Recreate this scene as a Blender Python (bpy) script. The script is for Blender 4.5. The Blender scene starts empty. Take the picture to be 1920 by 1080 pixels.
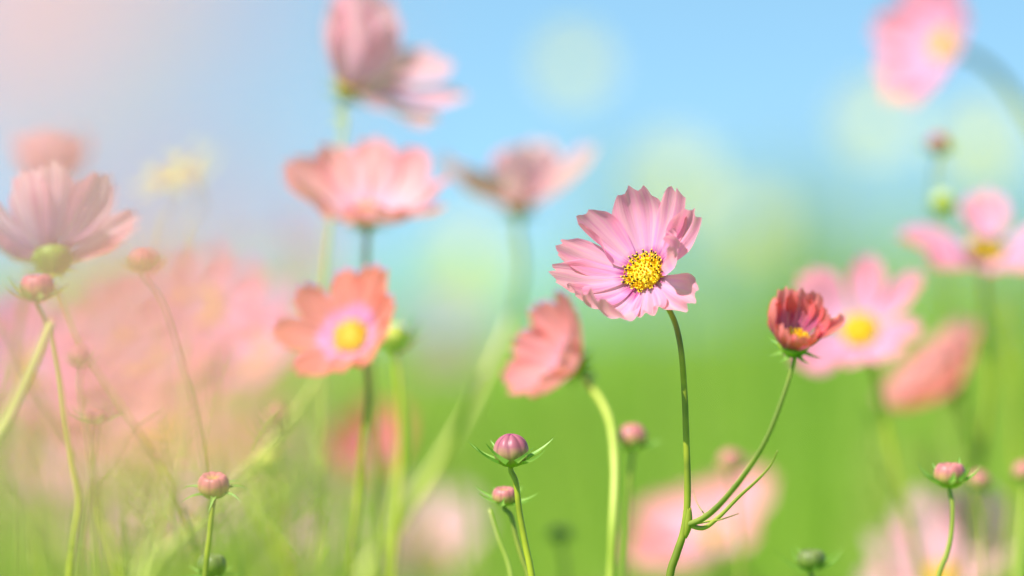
import bpy, math, random
from mathutils import Vector, Matrix, noise
R = math.radians
scene = bpy.context.scene
C = scene.collection

# ------------------------------------------------------------------ camera
CAM_Z, LENS, FOCUS = 0.85, 180.0, 2.0
cam_d = bpy.data.cameras.new("camera")
cam = bpy.data.objects.new("camera", cam_d); C.objects.link(cam)
cam.location = (0, 0, CAM_Z); cam.rotation_euler = (R(90), 0, 0)
cam_d.lens = LENS; cam_d.sensor_width = 36.0
cam_d.clip_start = 0.02; cam_d.clip_end = 3000
cam_d.dof.use_dof = True; cam_d.dof.focus_distance = FOCUS; cam_d.dof.aperture_fstop = 2.8
scene.camera = cam

# ------------------------------------------------------------------ sky, sun, exposure
SUN_TO = Vector((-0.50, -0.42, 0.80)).normalized()
elev = math.asin(SUN_TO.z)
world = bpy.data.worlds.new("World"); scene.world = world; world.use_nodes = True
wt = world.node_tree; wt.nodes.clear()
sky = wt.nodes.new("ShaderNodeTexSky"); sky.sky_type = 'NISHITA'; sky.sun_disc = False
sky.sun_elevation = elev; sky.sun_rotation = math.atan2(SUN_TO.x, SUN_TO.y)
sky.altitude = 200; sky.air_density = 1.0; sky.dust_density = 0.2; sky.ozone_density = 1.5
bg = wt.nodes.new("ShaderNodeBackground"); bg.inputs[1].default_value = 0.108
wo = wt.nodes.new("ShaderNodeOutputWorld")
tc = wt.nodes.new("ShaderNodeTexCoord")
mp = wt.nodes.new("ShaderNodeMapping"); mp.vector_type = 'POINT'
mp.inputs['Location'].default_value = (0, 0, 0.22)       # the sky is taken a little higher than the horizon
mp.inputs['Scale'].default_value = (1, 1, 1.8)
nz = wt.nodes.new("ShaderNodeVectorMath"); nz.operation = 'NORMALIZE'
wt.links.new(tc.outputs['Generated'], mp.inputs[0]); wt.links.new(mp.outputs[0], nz.inputs[0])
wt.links.new(nz.outputs[0], sky.inputs[0])
tint = wt.nodes.new("ShaderNodeMix"); tint.data_type = 'RGBA'; tint.blend_type = 'MULTIPLY'
tint.inputs[0].default_value = 1.0; tint.inputs[7].default_value = (0.82, 1.0, 0.89, 1)   # a clear cyan-blue day
wt.links.new(sky.outputs[0], tint.inputs[6]); wt.links.new(tint.outputs[2], bg.inputs[0]); wt.links.new(bg.outputs[0], wo.inputs[0])
sl = bpy.data.lights.new("sun", 'SUN'); sl.energy = 4.0; sl.angle = R(0.5); sl.color = (1.0, 0.95, 0.87)
sun = bpy.data.objects.new("sun", sl); C.objects.link(sun)
sun.location = SUN_TO * 30; sun.rotation_euler = (-SUN_TO).to_track_quat('-Z', 'Y').to_euler()
scene.view_settings.view_transform = 'Standard'; scene.view_settings.look = 'None'
scene.view_settings.exposure = 1.2; scene.view_settings.gamma = 1.0
scene.cycles.use_denoising = True
scene.cycles.max_bounces = 8; scene.cycles.diffuse_bounces = 4; scene.cycles.transmission_bounces = 6

# ------------------------------------------------------------------ helpers
PXM = 1920 * LENS / 36.0
def at(px, py, d=FOCUS):
    """the point of the place seen at that spot of the photograph, d metres into the scene"""
    return Vector(((px - 960) / PXM * d, d, CAM_Z + (540 - py) / PXM * d))

def lerp(a, b, t): return a + (b - a) * t
def sstep(a, b, x):
    t = min(1, max(0, (x - a) / (b - a))); return t * t * (3 - 2 * t)
def interp(tab, x):
    for (x0, y0), (x1, y1) in zip(tab, tab[1:]):
        if x <= x1: return lerp(y0, y1, (x - x0) / (x1 - x0) if x1 > x0 else 0)
    return tab[-1][1]

class MB:
    def __init__(s): s.v = []; s.f = []; s.uv = []; s.mi = []
    def face(s, idx, uvs=None, mi=0):
        s.f.append(idx); s.uv.append(uvs or [(0.5, 0.5)] * len(idx)); s.mi.append(mi)
    def grid(s, pts, uvs, nu, nv, mi=0, closed=False):
        """pts[j][i]; j along v"""
        b = len(s.v)
        for row in pts: s.v.extend(row)
        n = nu
        for j in range(nv - 1):
            for i in range(n if closed else n - 1):
                i2 = (i + 1) % n
                q = [b + j * n + i, b + j * n + i2, b + (j + 1) * n + i2, b + (j + 1) * n + i]
                s.face(q, [uvs[j][i], uvs[j][i2], uvs[j + 1][i2], uvs[j + 1][i]], mi)
    def tube(s, path, radii, sides=8, mi=0, cap=True, v0=0.0, v1=1.0):
        n = len(path); rows = []; uv = []
        t = (path[1] - path[0]).normalized()
        a = t.orthogonal().normalized()
        for k in range(n):
            t = (path[min(k + 1, n - 1)] - path[max(k - 1, 0)]).normalized()
            a = (a - t * a.dot(t)).normalized(); b = t.cross(a)
            rows.append([path[k] + (a * math.cos(2 * math.pi * i / sides) + b * math.sin(2 * math.pi * i / sides)) * radii[k] for i in range(sides)])
            vv = lerp(v0, v1, k / (n - 1)); uv.append([(i / sides, vv) for i in range(sides)])
        b0 = len(s.v); s.grid(rows, uv, sides, n, mi, True)
        if cap:
            s.face([b0 + i for i in range(sides)][::-1], None, mi)
            s.face([b0 + (n - 1) * sides + i for i in range(sides)], None, mi)
    def ribbon(s, path, widths, side, mi=0):
        b = len(s.v); n = len(path)
        for p, w in zip(path, widths): s.v += [p - side * w, p + side * w]
        for k in range(n - 1):
            q = [b + 2 * k, b + 2 * k + 1, b + 2 * k + 3, b + 2 * k + 2]
            s.face(q, [(0, k / (n - 1)), (1, k / (n - 1)), (1, (k + 1) / (n - 1)), (0, (k + 1) / (n - 1))], mi)
    def mesh(s, name, mats, smooth=True):
        m = bpy.data.meshes.new(name); m.from_pydata([tuple(p) for p in s.v], [], s.f); m.update()
        ul = m.uv_layers.new(name="UVMap")
        flat = [c for u in s.uv for pt in u for c in pt]
        ul.data.foreach_set("uv", flat)
        for mt in (mats if isinstance(mats, (list, tuple)) else [mats]): m.materials.append(mt)
        m.polygons.foreach_set("material_index", s.mi)
        if smooth: m.polygons.foreach_set("use_smooth", [True] * len(m.polygons))
        m.update(); return m

def link(name, mesh, parent=None, mat=None):
    o = bpy.data.objects.new(name, mesh); C.objects.link(o)
    if parent is not None: o.parent = parent
    if mat is not None: o.matrix_local = mat
    return o
def thing(name, label, cat, loc, group=None):
    o = bpy.data.objects.new(name, None); C.objects.link(o); o.location = loc
    o.empty_display_size = 0.02
    o["label"] = label; o["category"] = cat
    if group: o["group"] = group
    return o
def spline(P, n=7):
    """centripetal Catmull-Rom: no overshoot where the spacing of the points changes"""
    Q = [2 * P[0] - P[1]] + P + [2 * P[-1] - P[-2]]; out = []
    for k in range(1, len(Q) - 2):
        p0, p1, p2, p3 = Q[k - 1:k + 3]
        t1 = max(1e-5, (p1 - p0).length) ** .5; t2 = t1 + max(1e-5, (p2 - p1).length) ** .5; t3 = t2 + max(1e-5, (p3 - p2).length) ** .5
        for i in range(n):
            t = t1 + (t2 - t1) * i / n
            a1 = p0 * ((t1 - t) / t1) + p1 * (t / t1)
            a2 = p1 * ((t2 - t) / (t2 - t1)) + p2 * ((t - t1) / (t2 - t1))
            a3 = p2 * ((t3 - t) / (t3 - t2)) + p3 * ((t - t2) / (t3 - t2))
            b1 = a1 * ((t2 - t) / t2) + a2 * (t / t2); b2 = a2 * ((t3 - t) / (t3 - t1)) + a3 * ((t - t1) / (t3 - t1))
            out.append(b1 * ((t2 - t) / (t2 - t1)) + b2 * ((t - t1) / (t2 - t1)))
    out.append(P[-1].copy()); return out

# ------------------------------------------------------------------ materials
class NT:
    def __init__(s, name):
        s.m = bpy.data.materials.new(name); s.m.use_nodes = True; s.t = s.m.node_tree; s.t.nodes.clear()
    def n(s, typ, **kw):
        nd = s.t.nodes.new(typ)
        for k, v in kw.items():
            if k.startswith("i_"): nd.inputs[int(k[2:]) if k[2:].isdigit() else k[2:].replace('_', ' ')].default_value = v
            else: setattr(nd, k, v)
        return nd
    def l(s, a, b): s.t.links.new(a, b)
    def ramp(s, fac, stops, interp='LINEAR'):
        r = s.n("ShaderNodeValToRGB"); e = r.color_ramp.elements; r.color_ramp.interpolation = interp
        while len(e) > 1: e.remove(e[-1])
        e[0].position = stops[0][0]; e[0].color = (*stops[0][1], 1)
        for p, c in stops[1:]:
            x = e.new(p); x.color = (*c, 1)
        s.l(fac, r.inputs[0]); return r.outputs[0]
    def mix(s, a, b, fac, mode='MIX'):
        m = s.n("ShaderNodeMix", data_type='RGBA', blend_type=mode)
        for sock, val in ((m.inputs[0], fac), (m.inputs[6], a), (m.inputs[7], b)):
            if hasattr(val, 'is_output'): s.l(val, sock)
            elif isinstance(val, (int, float)): sock.default_value = val
            else: sock.default_value = (*val, 1)
        return m.outputs[2]
    def leafy(s, col, trans=0.4, rough=0.55, spec=0.25, tcol=None, bump=None):
        p = s.n("ShaderNodeBsdfPrincipled"); p.inputs['Roughness'].default_value = rough
        p.inputs['Specular IOR Level'].default_value = spec
        s.l(col, p.inputs['Base Color'])
        if bump is not None: s.l(bump, p.inputs['Normal'])
        o = s.n("ShaderNodeOutputMaterial")
        if trans > 0:
            t = s.n("ShaderNodeBsdfTranslucent"); s.l(tcol or col, t.inputs[0])
            mx = s.n("ShaderNodeMixShader"); mx.inputs[0].default_value = trans
            s.l(p.outputs[0], mx.inputs[1]); s.l(t.outputs[0], mx.inputs[2]); s.l(mx.outputs[0], o.inputs[0])
        else: s.l(p.outputs[0], o.inputs[0])
        return s.m

def petal_mat(name, stops, streak=0.35, streak_col=None, trans=0.42, rough=0.5):
    k = NT(name)
    uv = k.n("ShaderNodeUVMap", uv_map="UVMap"); sp = k.n("ShaderNodeSeparateXYZ"); k.l(uv.outputs[0], sp.inputs[0])
    base = k.ramp(sp.outputs[1], stops)
    oi = k.n("ShaderNodeObjectInfo")
    cb = k.n("ShaderNodeCombineXYZ")
    m1 = k.n("ShaderNodeMath", operation='MULTIPLY', i_1=13.0); k.l(sp.outputs[0], m1.inputs[0])
    m2 = k.n("ShaderNodeMath", operation='MULTIPLY', i_1=1.1); k.l(sp.outputs[1], m2.inputs[0])
    m3 = k.n("ShaderNodeMath", operation='MULTIPLY', i_1=40.0); k.l(oi.outputs['Random'], m3.inputs[0])
    k.l(m1.outputs[0], cb.inputs[0]); k.l(m2.outputs[0], cb.inputs[1]); k.l(m3.outputs[0], cb.inputs[2])
    nt = k.n("ShaderNodeTexNoise", i_Scale=1.0, i_Detail=4.0, i_Roughness=0.6); k.l(cb.outputs[0], nt.inputs['Vector'])
    fac = k.n("ShaderNodeMapRange"); k.l(nt.outputs[0], fac.inputs[0])
    fac.inputs[1].default_value = 0.40; fac.inputs[2].default_value = 0.62; fac.inputs[3].default_value = 0; fac.inputs[4].default_value = streak
    col = k.mix(base, streak_col or tuple(c * 0.7 for c in stops[-1][1]), fac.outputs[0])
    # fine veins
    wv = k.n("ShaderNodeTexNoise", i_Scale=4.0, i_Detail=2.0)
    cb2 = k.n("ShaderNodeCombineXYZ")
    k.l(m1.outputs[0], cb2.inputs[0]); k.l(m3.outputs[0], cb2.inputs[2])
    m4 = k.n("ShaderNodeMath", operation='MULTIPLY', i_1=0.25); k.l(sp.outputs[1], m4.inputs[0]); k.l(m4.outputs[0], cb2.inputs[1])
    k.l(cb2.outputs[0], wv.inputs['Vector'])
    bp = k.n("ShaderNodeBump"); bp.inputs['Strength'].default_value = 0.6; bp.inputs['Distance'].default_value = 0.0006
    k.l(wv.outputs[0], bp.inputs['Height'])
    return k.leafy(col, trans, rough, 0.2, bump=bp.outputs[0])

PETAL = dict(
    main=petal_mat("petal_rose_pink", [(0, (.36, .005, .16)), (.15, (.50, .04, .32)), (.26, (.80, .36, .68)), (.48, (.85, .35, .62)), (.75, (.88, .32, .51)), (1, (.90, .32, .46))], 0.55, (.92, .50, .54), .5),  # dark magenta base also paints in the shadow ring around the yellow centre
    pink=petal_mat("petal_pink", [(0, (.72, .28, .55)), (.2, (.86, .46, .76)), (.45, (.86, .34, .53)), (1, (.86, .30, .38))]),
    coral=petal_mat("petal_coral", [(0, (.55, .10, .40)), (.12, (.84, .34, .70)), (.32, (.87, .36, .72)), (.43, (.88, .28, .25)), (1, (.86, .24, .18))], 0.4),
    rose=petal_mat("petal_coral_rose", [(0, (.75, .25, .55)), (.25, (.89, .52, .70)), (.5, (.89, .44, .49)), (1, (.86, .30, .33))], 0.5),
    nod=petal_mat("petal_salmon_coral", [(0, (.60, .18, .36)), (.2, (.84, .36, .50)), (.45, (.88, .32, .32)), (1, (.88, .29, .26))], 0.6, (.70, .26, .34)),
    red=petal_mat("petal_red_coral", [(0, (.40, .05, .20)), (.4, (.60, .10, .24)), (.6, (.88, .16, .18)), (1, (.90, .26, .26))], 0.4, (.86, .40, .40), 0.5),
    mauve=petal_mat("petal_mauve", [(0, (.56, .24, .46)), (.3, (.74, .38, .62)), (.7, (.82, .38, .52)), (1, (.84, .36, .46))], 0.7, (.95, .78, .84), 0.64),
    pale=petal_mat("petal_pale_pink", [(0, (.78, .38, .52)), (.3, (.86, .48, .60)), (.7, (.88, .54, .58)), (1, (.90, .60, .60))], 0.4, (.84, .42, .48), .52),
    salmon=petal_mat("petal_salmon", [(0, (.80, .42, .50)), (.4, (.92, .48, .49)), (1, (.92, .44, .42))], 0.3, trans=.68),
    dusk=petal_mat("petal_dusky_pink", [(0, (.58, .24, .38)), (.4, (.66, .27, .38)), (1, (.64, .24, .33))], 0.3, trans=.5),
    lilac=petal_mat("petal_lilac", [(0, (.55, .30, .52)), (.3, (.64, .36, .58)), (1, (.64, .36, .54))], 0.3, trans=.5),
    blush=petal_mat("petal_blush_pink", [(0, (.8, .4, .56)), (.3, (.88, .48, .62)), (1, (.88, .44, .54))], 0.3, trans=.55),
    yellow=petal_mat("petal_pale_yellow", [(0, (.75, .6, .08)), (.4, (.80, .74, .16)), (1, (.82, .80, .24))], 0.2, (.7, .7, .2)),
)

def green_mat(name, c0, c1, trans=0.0, scale=60, rough=0.45, spec=0.35):
    k = NT(name)
    g = k.n("ShaderNodeNewGeometry"); nt = k.n("ShaderNodeTexNoise", i_Scale=scale, i_Detail=3.0); k.l(g.outputs['Position'], nt.inputs['Vector'])
    oi = k.n("ShaderNodeObjectInfo")
    ad = k.n("ShaderNodeMath", operation='MULTIPLY_ADD', i_1=0.35, i_2=-0.17); k.l(oi.outputs['Random'], ad.inputs[0])
    a2 = k.n("ShaderNodeMath", operation='ADD'); k.l(nt.outputs[0], a2.inputs[0]); k.l(ad.outputs[0], a2.inputs[1])
    col = k.ramp(a2.outputs[0], [(.3, c0), (.7, c1)])
    return k.leafy(col, trans, rough, spec)
STEM = green_mat("stem_green", (.13, .17, .012), (.40, .43, .028), 0.0, 45)
STEM_PALE = green_mat("stem_pale_green", (.36, .42, .07), (.54, .56, .16), 0.0, 30)
STEM_LIME = green_mat("stem_lime_green", (.24, .33, .03), (.42, .47, .085), 0.0, 30)
STEM_DUSK = green_mat("stem_olive_green", (.15, .20, .035), (.27, .30, .045), 0.0, 45)
LEAF = green_mat("leaf_thread_green", (.22, .36, .05), (.44, .52, .10), 0.4, 25)
CALYX = green_mat("calyx_green", (.08, .20, .012), (.24, .38, .03), 0.1, 220)
BRACT = green_mat("bract_green", (.17, .36, .05), (.34, .52, .12), 0.4, 160)

def floret_mat():
    k = NT("disc_floret_yellow")
    uv = k.n("ShaderNodeUVMap", uv_map="UVMap"); sp = k.n("ShaderNodeSeparateXYZ"); k.l(uv.outputs[0], sp.inputs[0])
    g = k.n("ShaderNodeTexCoord"); nt = k.n("ShaderNodeTexNoise", i_Scale=4, i_Detail=2.0); k.l(g.outputs['Object'], nt.inputs['Vector'])
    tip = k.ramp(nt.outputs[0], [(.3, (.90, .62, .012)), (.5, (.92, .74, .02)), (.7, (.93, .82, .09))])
    foot = k.ramp(sp.outputs[1], [(0, (.80, .50, .16)), (.45, (.97, .86, .7)), (1, (1, 1, 1))])  # orange feet, with the shade between the florets put into the colour
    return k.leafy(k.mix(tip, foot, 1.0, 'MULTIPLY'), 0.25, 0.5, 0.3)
YEL = floret_mat()
def plain(name, c, rough=0.6):
    k = NT(name); nt = k.n("ShaderNodeTexNoise", i_Scale=300)
    col = k.ramp(nt.outputs[0], [(.3, tuple(x * .7 for x in c)), (.7, c)])
    return k.leafy(col, 0, rough, 0.3)
ANTHER = plain("anther_dark_brown", (.035, .022, .012))

def bud_mat(name, top, mid, low, tipc=None):
    k = NT(name)
    uv = k.n("ShaderNodeUVMap", uv_map="UVMap"); sp = k.n("ShaderNodeSeparateXYZ"); k.l(uv.outputs[0], sp.inputs[0])
    nt = k.n("ShaderNodeTexNoise", i_Scale=5.0, i_Detail=3.0); k.l(uv.outputs[0], nt.inputs['Vector'])
    ad = k.n("ShaderNodeMath", operation='MULTIPLY_ADD', i_1=0.22, i_2=-0.11); k.l(nt.outputs[0], ad.inputs[0])
    a2 = k.n("ShaderNodeMath", operation='ADD'); k.l(sp.outputs[1], a2.inputs[0]); k.l(ad.outputs[0], a2.inputs[1])
    st = [(0.24, low), (.48, mid), (.64, top), (.9, top)] + ([(.97, tipc)] if tipc else [])
    base = k.ramp(a2.outputs[0], st)
    w = k.n("ShaderNodeMath", operation='MULTIPLY', i_1=2 * math.pi * 8); k.l(sp.outputs[0], w.inputs[0])
    c = k.n("ShaderNodeMath", operation='COSINE'); k.l(w.outputs[0], c.inputs[0])
    f = k.n("ShaderNodeMapRange"); k.l(c.outputs[0], f.inputs[0])
    f.inputs[1].default_value = -1; f.inputs[2].default_value = -0.5; f.inputs[3].default_value = 0.8; f.inputs[4].default_value = 0.0
    up = k.n("ShaderNodeMath", operation='MULTIPLY'); k.l(f.outputs[0], up.inputs[0]); k.l(sp.outputs[1], up.inputs[1])
    col = k.mix(base, tuple(x * .45 for x in top), up.outputs[0])
    return k.leafy(col, 0.08, 0.42, 0.3)
BUD = dict(
    mauve=bud_mat("bud_mauve_pink", (.34, .10, .14), (.40, .22, .13), (.18, .28, .02), (.30, .06, .13)),
    pink=bud_mat("bud_rose_pink", (.48, .16, .16), (.46, .28, .12), (.20, .32, .03), (.48, .30, .10)),
    green=bud_mat("bud_olive_green", (.15, .19, .05), (.14, .20, .03), (.10, .20, .02)),
    yellow=bud_mat("bud_yellow_green", (.45, .48, .06), (.34, .42, .05), (.18, .30, .03)),
)

# ------------------------------------------------------------------ plant parts
WTAB = [(0, .20), (.12, .30), (.3, .56), (.5, .80), (.68, .97), (.8, 1.0), (.92, .97), (1, .90)]
def petal_mesh(mat, L, W, th0=15, th1=45, cup=.25, flute=.05, teeth=.05, seed=0, fold_l=0, fold_r=0, twist=0, bend=0, tip=2.6, curl=0, nu=17, nv=18, ph=None):
    rnd = random.Random(seed); ph = rnd.uniform(0, 6) if ph is None else ph
    N = 40; cr = [0.0]; cz = [0.0]
    def th(t): return R(lerp(th0, th1, t ** 1.15) + curl * max(0, t - .72) / .28)
    for i in range(N):
        a = th((i + .5) / N); cr.append(cr[-1] + math.cos(a) / N); cz.append(cz[-1] + math.sin(a) / N)
    t_ph = rnd.uniform(-.12, .12)
    pts = []; uvs = []
    for j in range(nv):
        v = j / (nv - 1); row = []; ur = []
        for i in range(nu):
            u = -1 + 2 * i / (nu - 1)
            edge = 1 - .20 * abs(u) ** tip + .022 * v * v * noise.noise((u * 7 + seed, seed * .7, 1.5))
            uu = u + t_ph
            tooth = teeth * (.35 * math.cos(2 * math.pi * uu / .62) + .65 * (1 - 2 * abs(math.sin(math.pi * uu / .62)))) * (1 - .75 * abs(u) ** 3) * v ** 5
            s = v * edge + tooth
            sc = min(1, max(0, s)); k = sc * N; k0 = min(N - 1, int(k)); f = k - k0
            r = lerp(cr[k0], cr[k0 + 1], f) + (s - sc) * math.cos(th(1)); z = lerp(cz[k0], cz[k0 + 1], f) + (s - sc) * math.sin(th(1))
            a = th(sc)
            w = W / 2 * interp(WTAB, v)
            y = u; h = cup * u * u * (.5 + .5 * v) - .1 * cup
            h += flute * math.cos(2.6 * math.pi * u + ph * .3) * sstep(.0, .5, v)
            h += (.5 + .7 * v) * .16 * noise.noise((u * 1.3 + seed * 3.7, v * 1.9 + seed, seed * .31)) + .10 * v * v * noise.noise((u * 3.1 + seed, v * 3 + seed * 1.7, 5.1))
            if fold_r and u > .35:
                e = u - .35; A = R(fold_r) * sstep(.15, .8, v); y = .35 + math.cos(A) * e; h += math.sin(A) * e
            if fold_l and u < -.35:
                e = -u - .35; A = R(fold_l) * sstep(.15, .8, v); y = -.35 - math.cos(A) * e; h += math.sin(A) * e
            y *= w; h *= w
            if twist:
                T = R(twist) * v; y, h = y * math.cos(T) - h * math.sin(T), y * math.sin(T) + h * math.cos(T)
            y += bend * L * v * v
            row.append(Vector((r * L - h * math.sin(a), y, z * L + h * math.cos(a))))
            ur.append(((u + 1) / 2, v))
        pts.append(row); uvs.append(ur)
    b = MB(); b.grid(pts, uvs, nu, nv); return b.mesh("petal", mat)

def disc_mesh(n=105, open_from=.45, dark=.55, seed=3):
    """unit-radius flower centre: a dome crowded with five-lobed florets, dark anthers among the outer ones"""
    rnd = random.Random(seed); b = MB()
    rows = []; uv = []
    for j in range(9):
        a = j / 8 * math.pi / 2; rr = math.cos(a) * .93; zz = .34 * math.sin(a)
        rows.append([Vector((max(rr, .001) * math.cos(i * math.pi / 10), max(rr, .001) * math.sin(i * math.pi / 10), zz)) for i in range(20)]); uv.append([(i / 20, .3 + .5 * j / 8) for i in range(20)])
    rows.insert(0, [Vector((.7 * math.cos(i * math.pi / 10), .7 * math.sin(i * math.pi / 10), -.12)) for i in range(20)]); uv.insert(0, [(i / 20, 0) for i in range(20)])
    b.grid(rows, uv, 20, 10, 0, True)
    for k in range(n):
        q = math.sqrt((k + .5) / n); ph = k * 2.39996 + rnd.uniform(-.15, .15)
        rr = q * .94; zz = .34 * math.sqrt(max(0, 1 - q * q)) + .02
        nrm = Vector((math.cos(ph) * q * .75, math.sin(ph) * q * .75, 1.0 - .45 * q)).normalized()
        nrm = (nrm + Vector((rnd.uniform(-.2, .2), rnd.uniform(-.2, .2), 0))).normalized()
        p = Vector((rr * math.cos(ph), rr * math.sin(ph), zz)); e1 = nrm.orthogonal().normalized(); e2 = nrm.cross(e1)
        s = rnd.uniform(.85, 1.2)
        if q > open_from:
            h = .19 * s * (.8 + .4 * q)
            prof = [(.045, 0), (.05, .5), (.085, .8)]
            rr_ = []; uu = []
            for (ra, hz) in prof:
                rr_.append([p + nrm * (h * hz) + (e1 * math.cos(i * math.pi / 5) + e2 * math.sin(i * math.pi / 5)) * ra * s for i in range(10)]); uu.append([(.5, hz)] * 10)
            rr_.append([p + nrm * (h * (1.0 if i % 2 == 0 else .78)) + (e1 * math.cos(i * math.pi / 5) + e2 * math.sin(i * math.pi / 5)) * (.125 if i % 2 == 0 else .085) * s for i in range(10)]); uu.append([(.5, 1.0)] * 10)
            b.grid(rr_, uu, 10, 4, 0, True)
            if rnd.random() < dark:
                st = p + nrm * h * .5; en = p + nrm * h * 1.6 + Vector((rnd.uniform(-.02, .02), rnd.uniform(-.02, .02), 0))
                md = st.lerp(en, .8)
                b.tube([st, md], [.042, .042], 6, 1); b.tube([md, md.lerp(en, .5), en], [.03, .055, .02], 6, 0)
        else:
            h = .13 * s
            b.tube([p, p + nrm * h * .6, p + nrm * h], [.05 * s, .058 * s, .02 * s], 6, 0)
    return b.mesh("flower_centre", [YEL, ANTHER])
DISC = disc_mesh(86, .46, .52)
DISC_SOFT = disc_mesh(80, .5, .0, 8)

def calyx_mesh():
    b = MB(); prof = [(.10, -.9), (.22, -.8), (.55, -.62), (.85, -.3), (.98, .02), (.9, .1)]; rows = []; uv = []
    for j, (r_, z_) in enumerate(prof):
        rows.append([Vector((r_ * (1 + .05 * math.cos(8 * i * math.pi / 12)) * math.cos(i * math.pi / 12), r_ * math.sin(i * math.pi / 12), z_)) for i in range(24)]); uv.append([(i / 24, j / 5) for i in range(24)])
    b.grid(rows, uv, 24, 6, 0, True); return b.mesh("calyx", CALYX)
CALYX_M = calyx_mesh()

def bract_mesh(L, W, th0, th1, seed=0):
    rnd = random.Random(seed); rows = []; uv = []; p = Vector((0, 0, 0)); n = 10
    sw = rnd.uniform(-.25, .25)
    for j in range(n):
        v = j / (n - 1); a = R(lerp(th0, th1, v)); w = W / 2 * (interp([(0, .75), (.25, 1), (.6, .55), (1, .04)], v))
        nrm = Vector((-math.sin(a), 0, math.cos(a)))
        rows.append([p + Vector((0, y * w + sw * L * v * v, 0)) + nrm * (abs(y) * w * .7) for y in (-1, -.5, 0, .5, 1)]); uv.append([((y + 1) / 2, v) for y in (-1, -.5, 0, .5, 1)])
        p = p + Vector((math.cos(a), 0, math.sin(a))) * (L / (n - 1))
    b = MB(); b.grid(rows, uv, 5, n); return b.mesh("bract", BRACT)

def frame(P, axis, root):
    a = Vector(axis).normalized(); e1 = Vector((1, 0, 0)) - a * a.x
    if e1.length < .15: e1 = Vector((0, 0, -1 if a.x > 0 else 1)) - a * (-a.z if a.x > 0 else a.z)
    e1.normalize(); e2 = a.cross(e1)
    M = Matrix((e1, e2, a)).transposed().to_4x4(); M.translation = P - root.location
    return M

def head(root, P, axis, mat, L, W, petals, th=(15, 45), r0=None, disc=None, rd=7.5, parent=None, bracts=8, seed=0, jit=1.0, teeth=.05, brl=11, soft=True, drop=None, calyx_part=False, roll=0, cup=.25, dsc=1.0):
    """a flower head; lengths in mm.  petals: a count or a list of dicts (phi + overrides)"""
    rnd = random.Random(seed); F = frame(P, axis, root)
    r0 = rd * .55 if r0 is None else r0; mm = .001
    par = parent or root
    S = Matrix.Diagonal((rd * dsc * mm, rd * dsc * mm, rd * mm, 1))
    cz = F @ Matrix.Translation((0, 0, -rd * .18 * mm)) @ Matrix.Diagonal((rd * .86 * mm, rd * .86 * mm, rd * .9 * mm, 1))
    cal = link("flower_head" if calyx_part else "calyx", CALYX_M, root, cz)
    def put(name, me, M):
        o = link(name, me)
        if calyx_part:
            o.parent = cal; o.matrix_parent_inverse = Matrix(); o.matrix_local = cz.inverted() @ M
        else: o.parent = root; o.matrix_local = M
        return o
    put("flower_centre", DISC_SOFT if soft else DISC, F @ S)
    if isinstance(petals, int): petals = [dict(phi=roll + i * 360 / petals + rnd.uniform(-9, 9) * jit) for i in range(petals)]
    for i, d in enumerate(petals):
        d = dict(d); phi = d.pop('phi'); lf = d.pop('l', 1 + rnd.uniform(-.07, .07) * jit); wf = d.pop('w', 1 + rnd.uniform(-.12, .12) * jit)
        z = d.pop('z', (i % 2) * .5)
        kw = dict(th0=th[0] + rnd.uniform(-6, 6) * jit, th1=th[1] + rnd.uniform(-14, 14) * jit, cup=cup, teeth=teeth, flute=.06, seed=seed * 31 + i, twist=rnd.uniform(-12, 12) * jit, bend=rnd.uniform(-.06, .06) * jit)
        kw.update(d)
        me = petal_mesh(mat, L * lf * mm, W * wf * mm, **kw)
        put("petal", me, F @ Matrix.Rotation(R(phi), 4, 'Z') @ Matrix.Translation((r0 * mm, 0, (-rd * .12 + z) * mm)))
    if bracts:
        bm = [bract_mesh(brl * mm, 2.4 * mm, -8, 30, seed + q) for q in range(2)]
        for q in range(bracts):
            put("bract", bm[q % 2], F @ Matrix.Rotation(R(q * 360 / bracts + 17 + rnd.uniform(-8, 8)), 4, 'Z') @ Matrix.Translation((rd * .42 * mm, 0, -rd * .55 * mm)))
    return F

def ground_pt(p, dx=.02, dy=.0): return Vector((p.x + dx, p.y + dy, 0.0))
def stem_path(P, axis, path, d, off, kink=.02):
    a = Vector(axis).normalized(); s0 = P - a * off
    pts = [s0, s0 - a * kink * .5] if path is None or kink > 0 else [s0]
    for q in path: pts.append(at(q[0], q[1], q[2] if len(q) > 2 else d))
    return pts
def grow_stem(root, pts, r, mat, name="stem", top=.75, to_ground=True, sides=8):
    pts = list(pts)
    if to_ground:
        l, k = pts[-1], pts[-2]; dr = (l - k); 
        g = root.location
        pts += [l.lerp(g, .3) + Vector((dr.x * .2, 0, 0)), l.lerp(g, .65), g.copy()]
    path = [p - root.location for p in spline(pts, 6)]
    n = len(path); b = MB()
    radii = [r * lerp(top, 1.25, min(1, k / n * 1.3)) * (1 + .05 * noise.noise((k * .8, r * 900, 2))) for k in range(n)]
    b.tube(path, radii, sides); return link(name, b.mesh(name, mat), root)

def cosmos(label, px, py, d, axis, mat, L, W, petals=8, path=(), r=1.3, stem=None, name="cosmos_flower", group=None, foot=None, kink=.02, rd=7.5, **kw):
    P = at(px, py, d); last = at(path[-1][0], path[-1][1], path[-1][2] if len(path[-1]) > 2 else d)
    prev = at(path[-2][0], path[-2][1], d) if len(path) > 1 else P
    sl_ = (last.x - prev.x) / max(.01, prev.z - last.z)
    sl_ = max(-.25, min(.25, sl_))
    g = Vector((last.x + sl_ * last.z * .6, last.y, 0)) if foot is None else Vector(foot)
    root = thing(name, label, "flower", g, group)
    head(root, P, axis, PETAL[mat], L, W, petals, rd=rd, **kw)
    grow_stem(root, stem_path(P, axis, path, d, rd * .8 * .001, kink), r * .001, stem or STEM)
    return root

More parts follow.
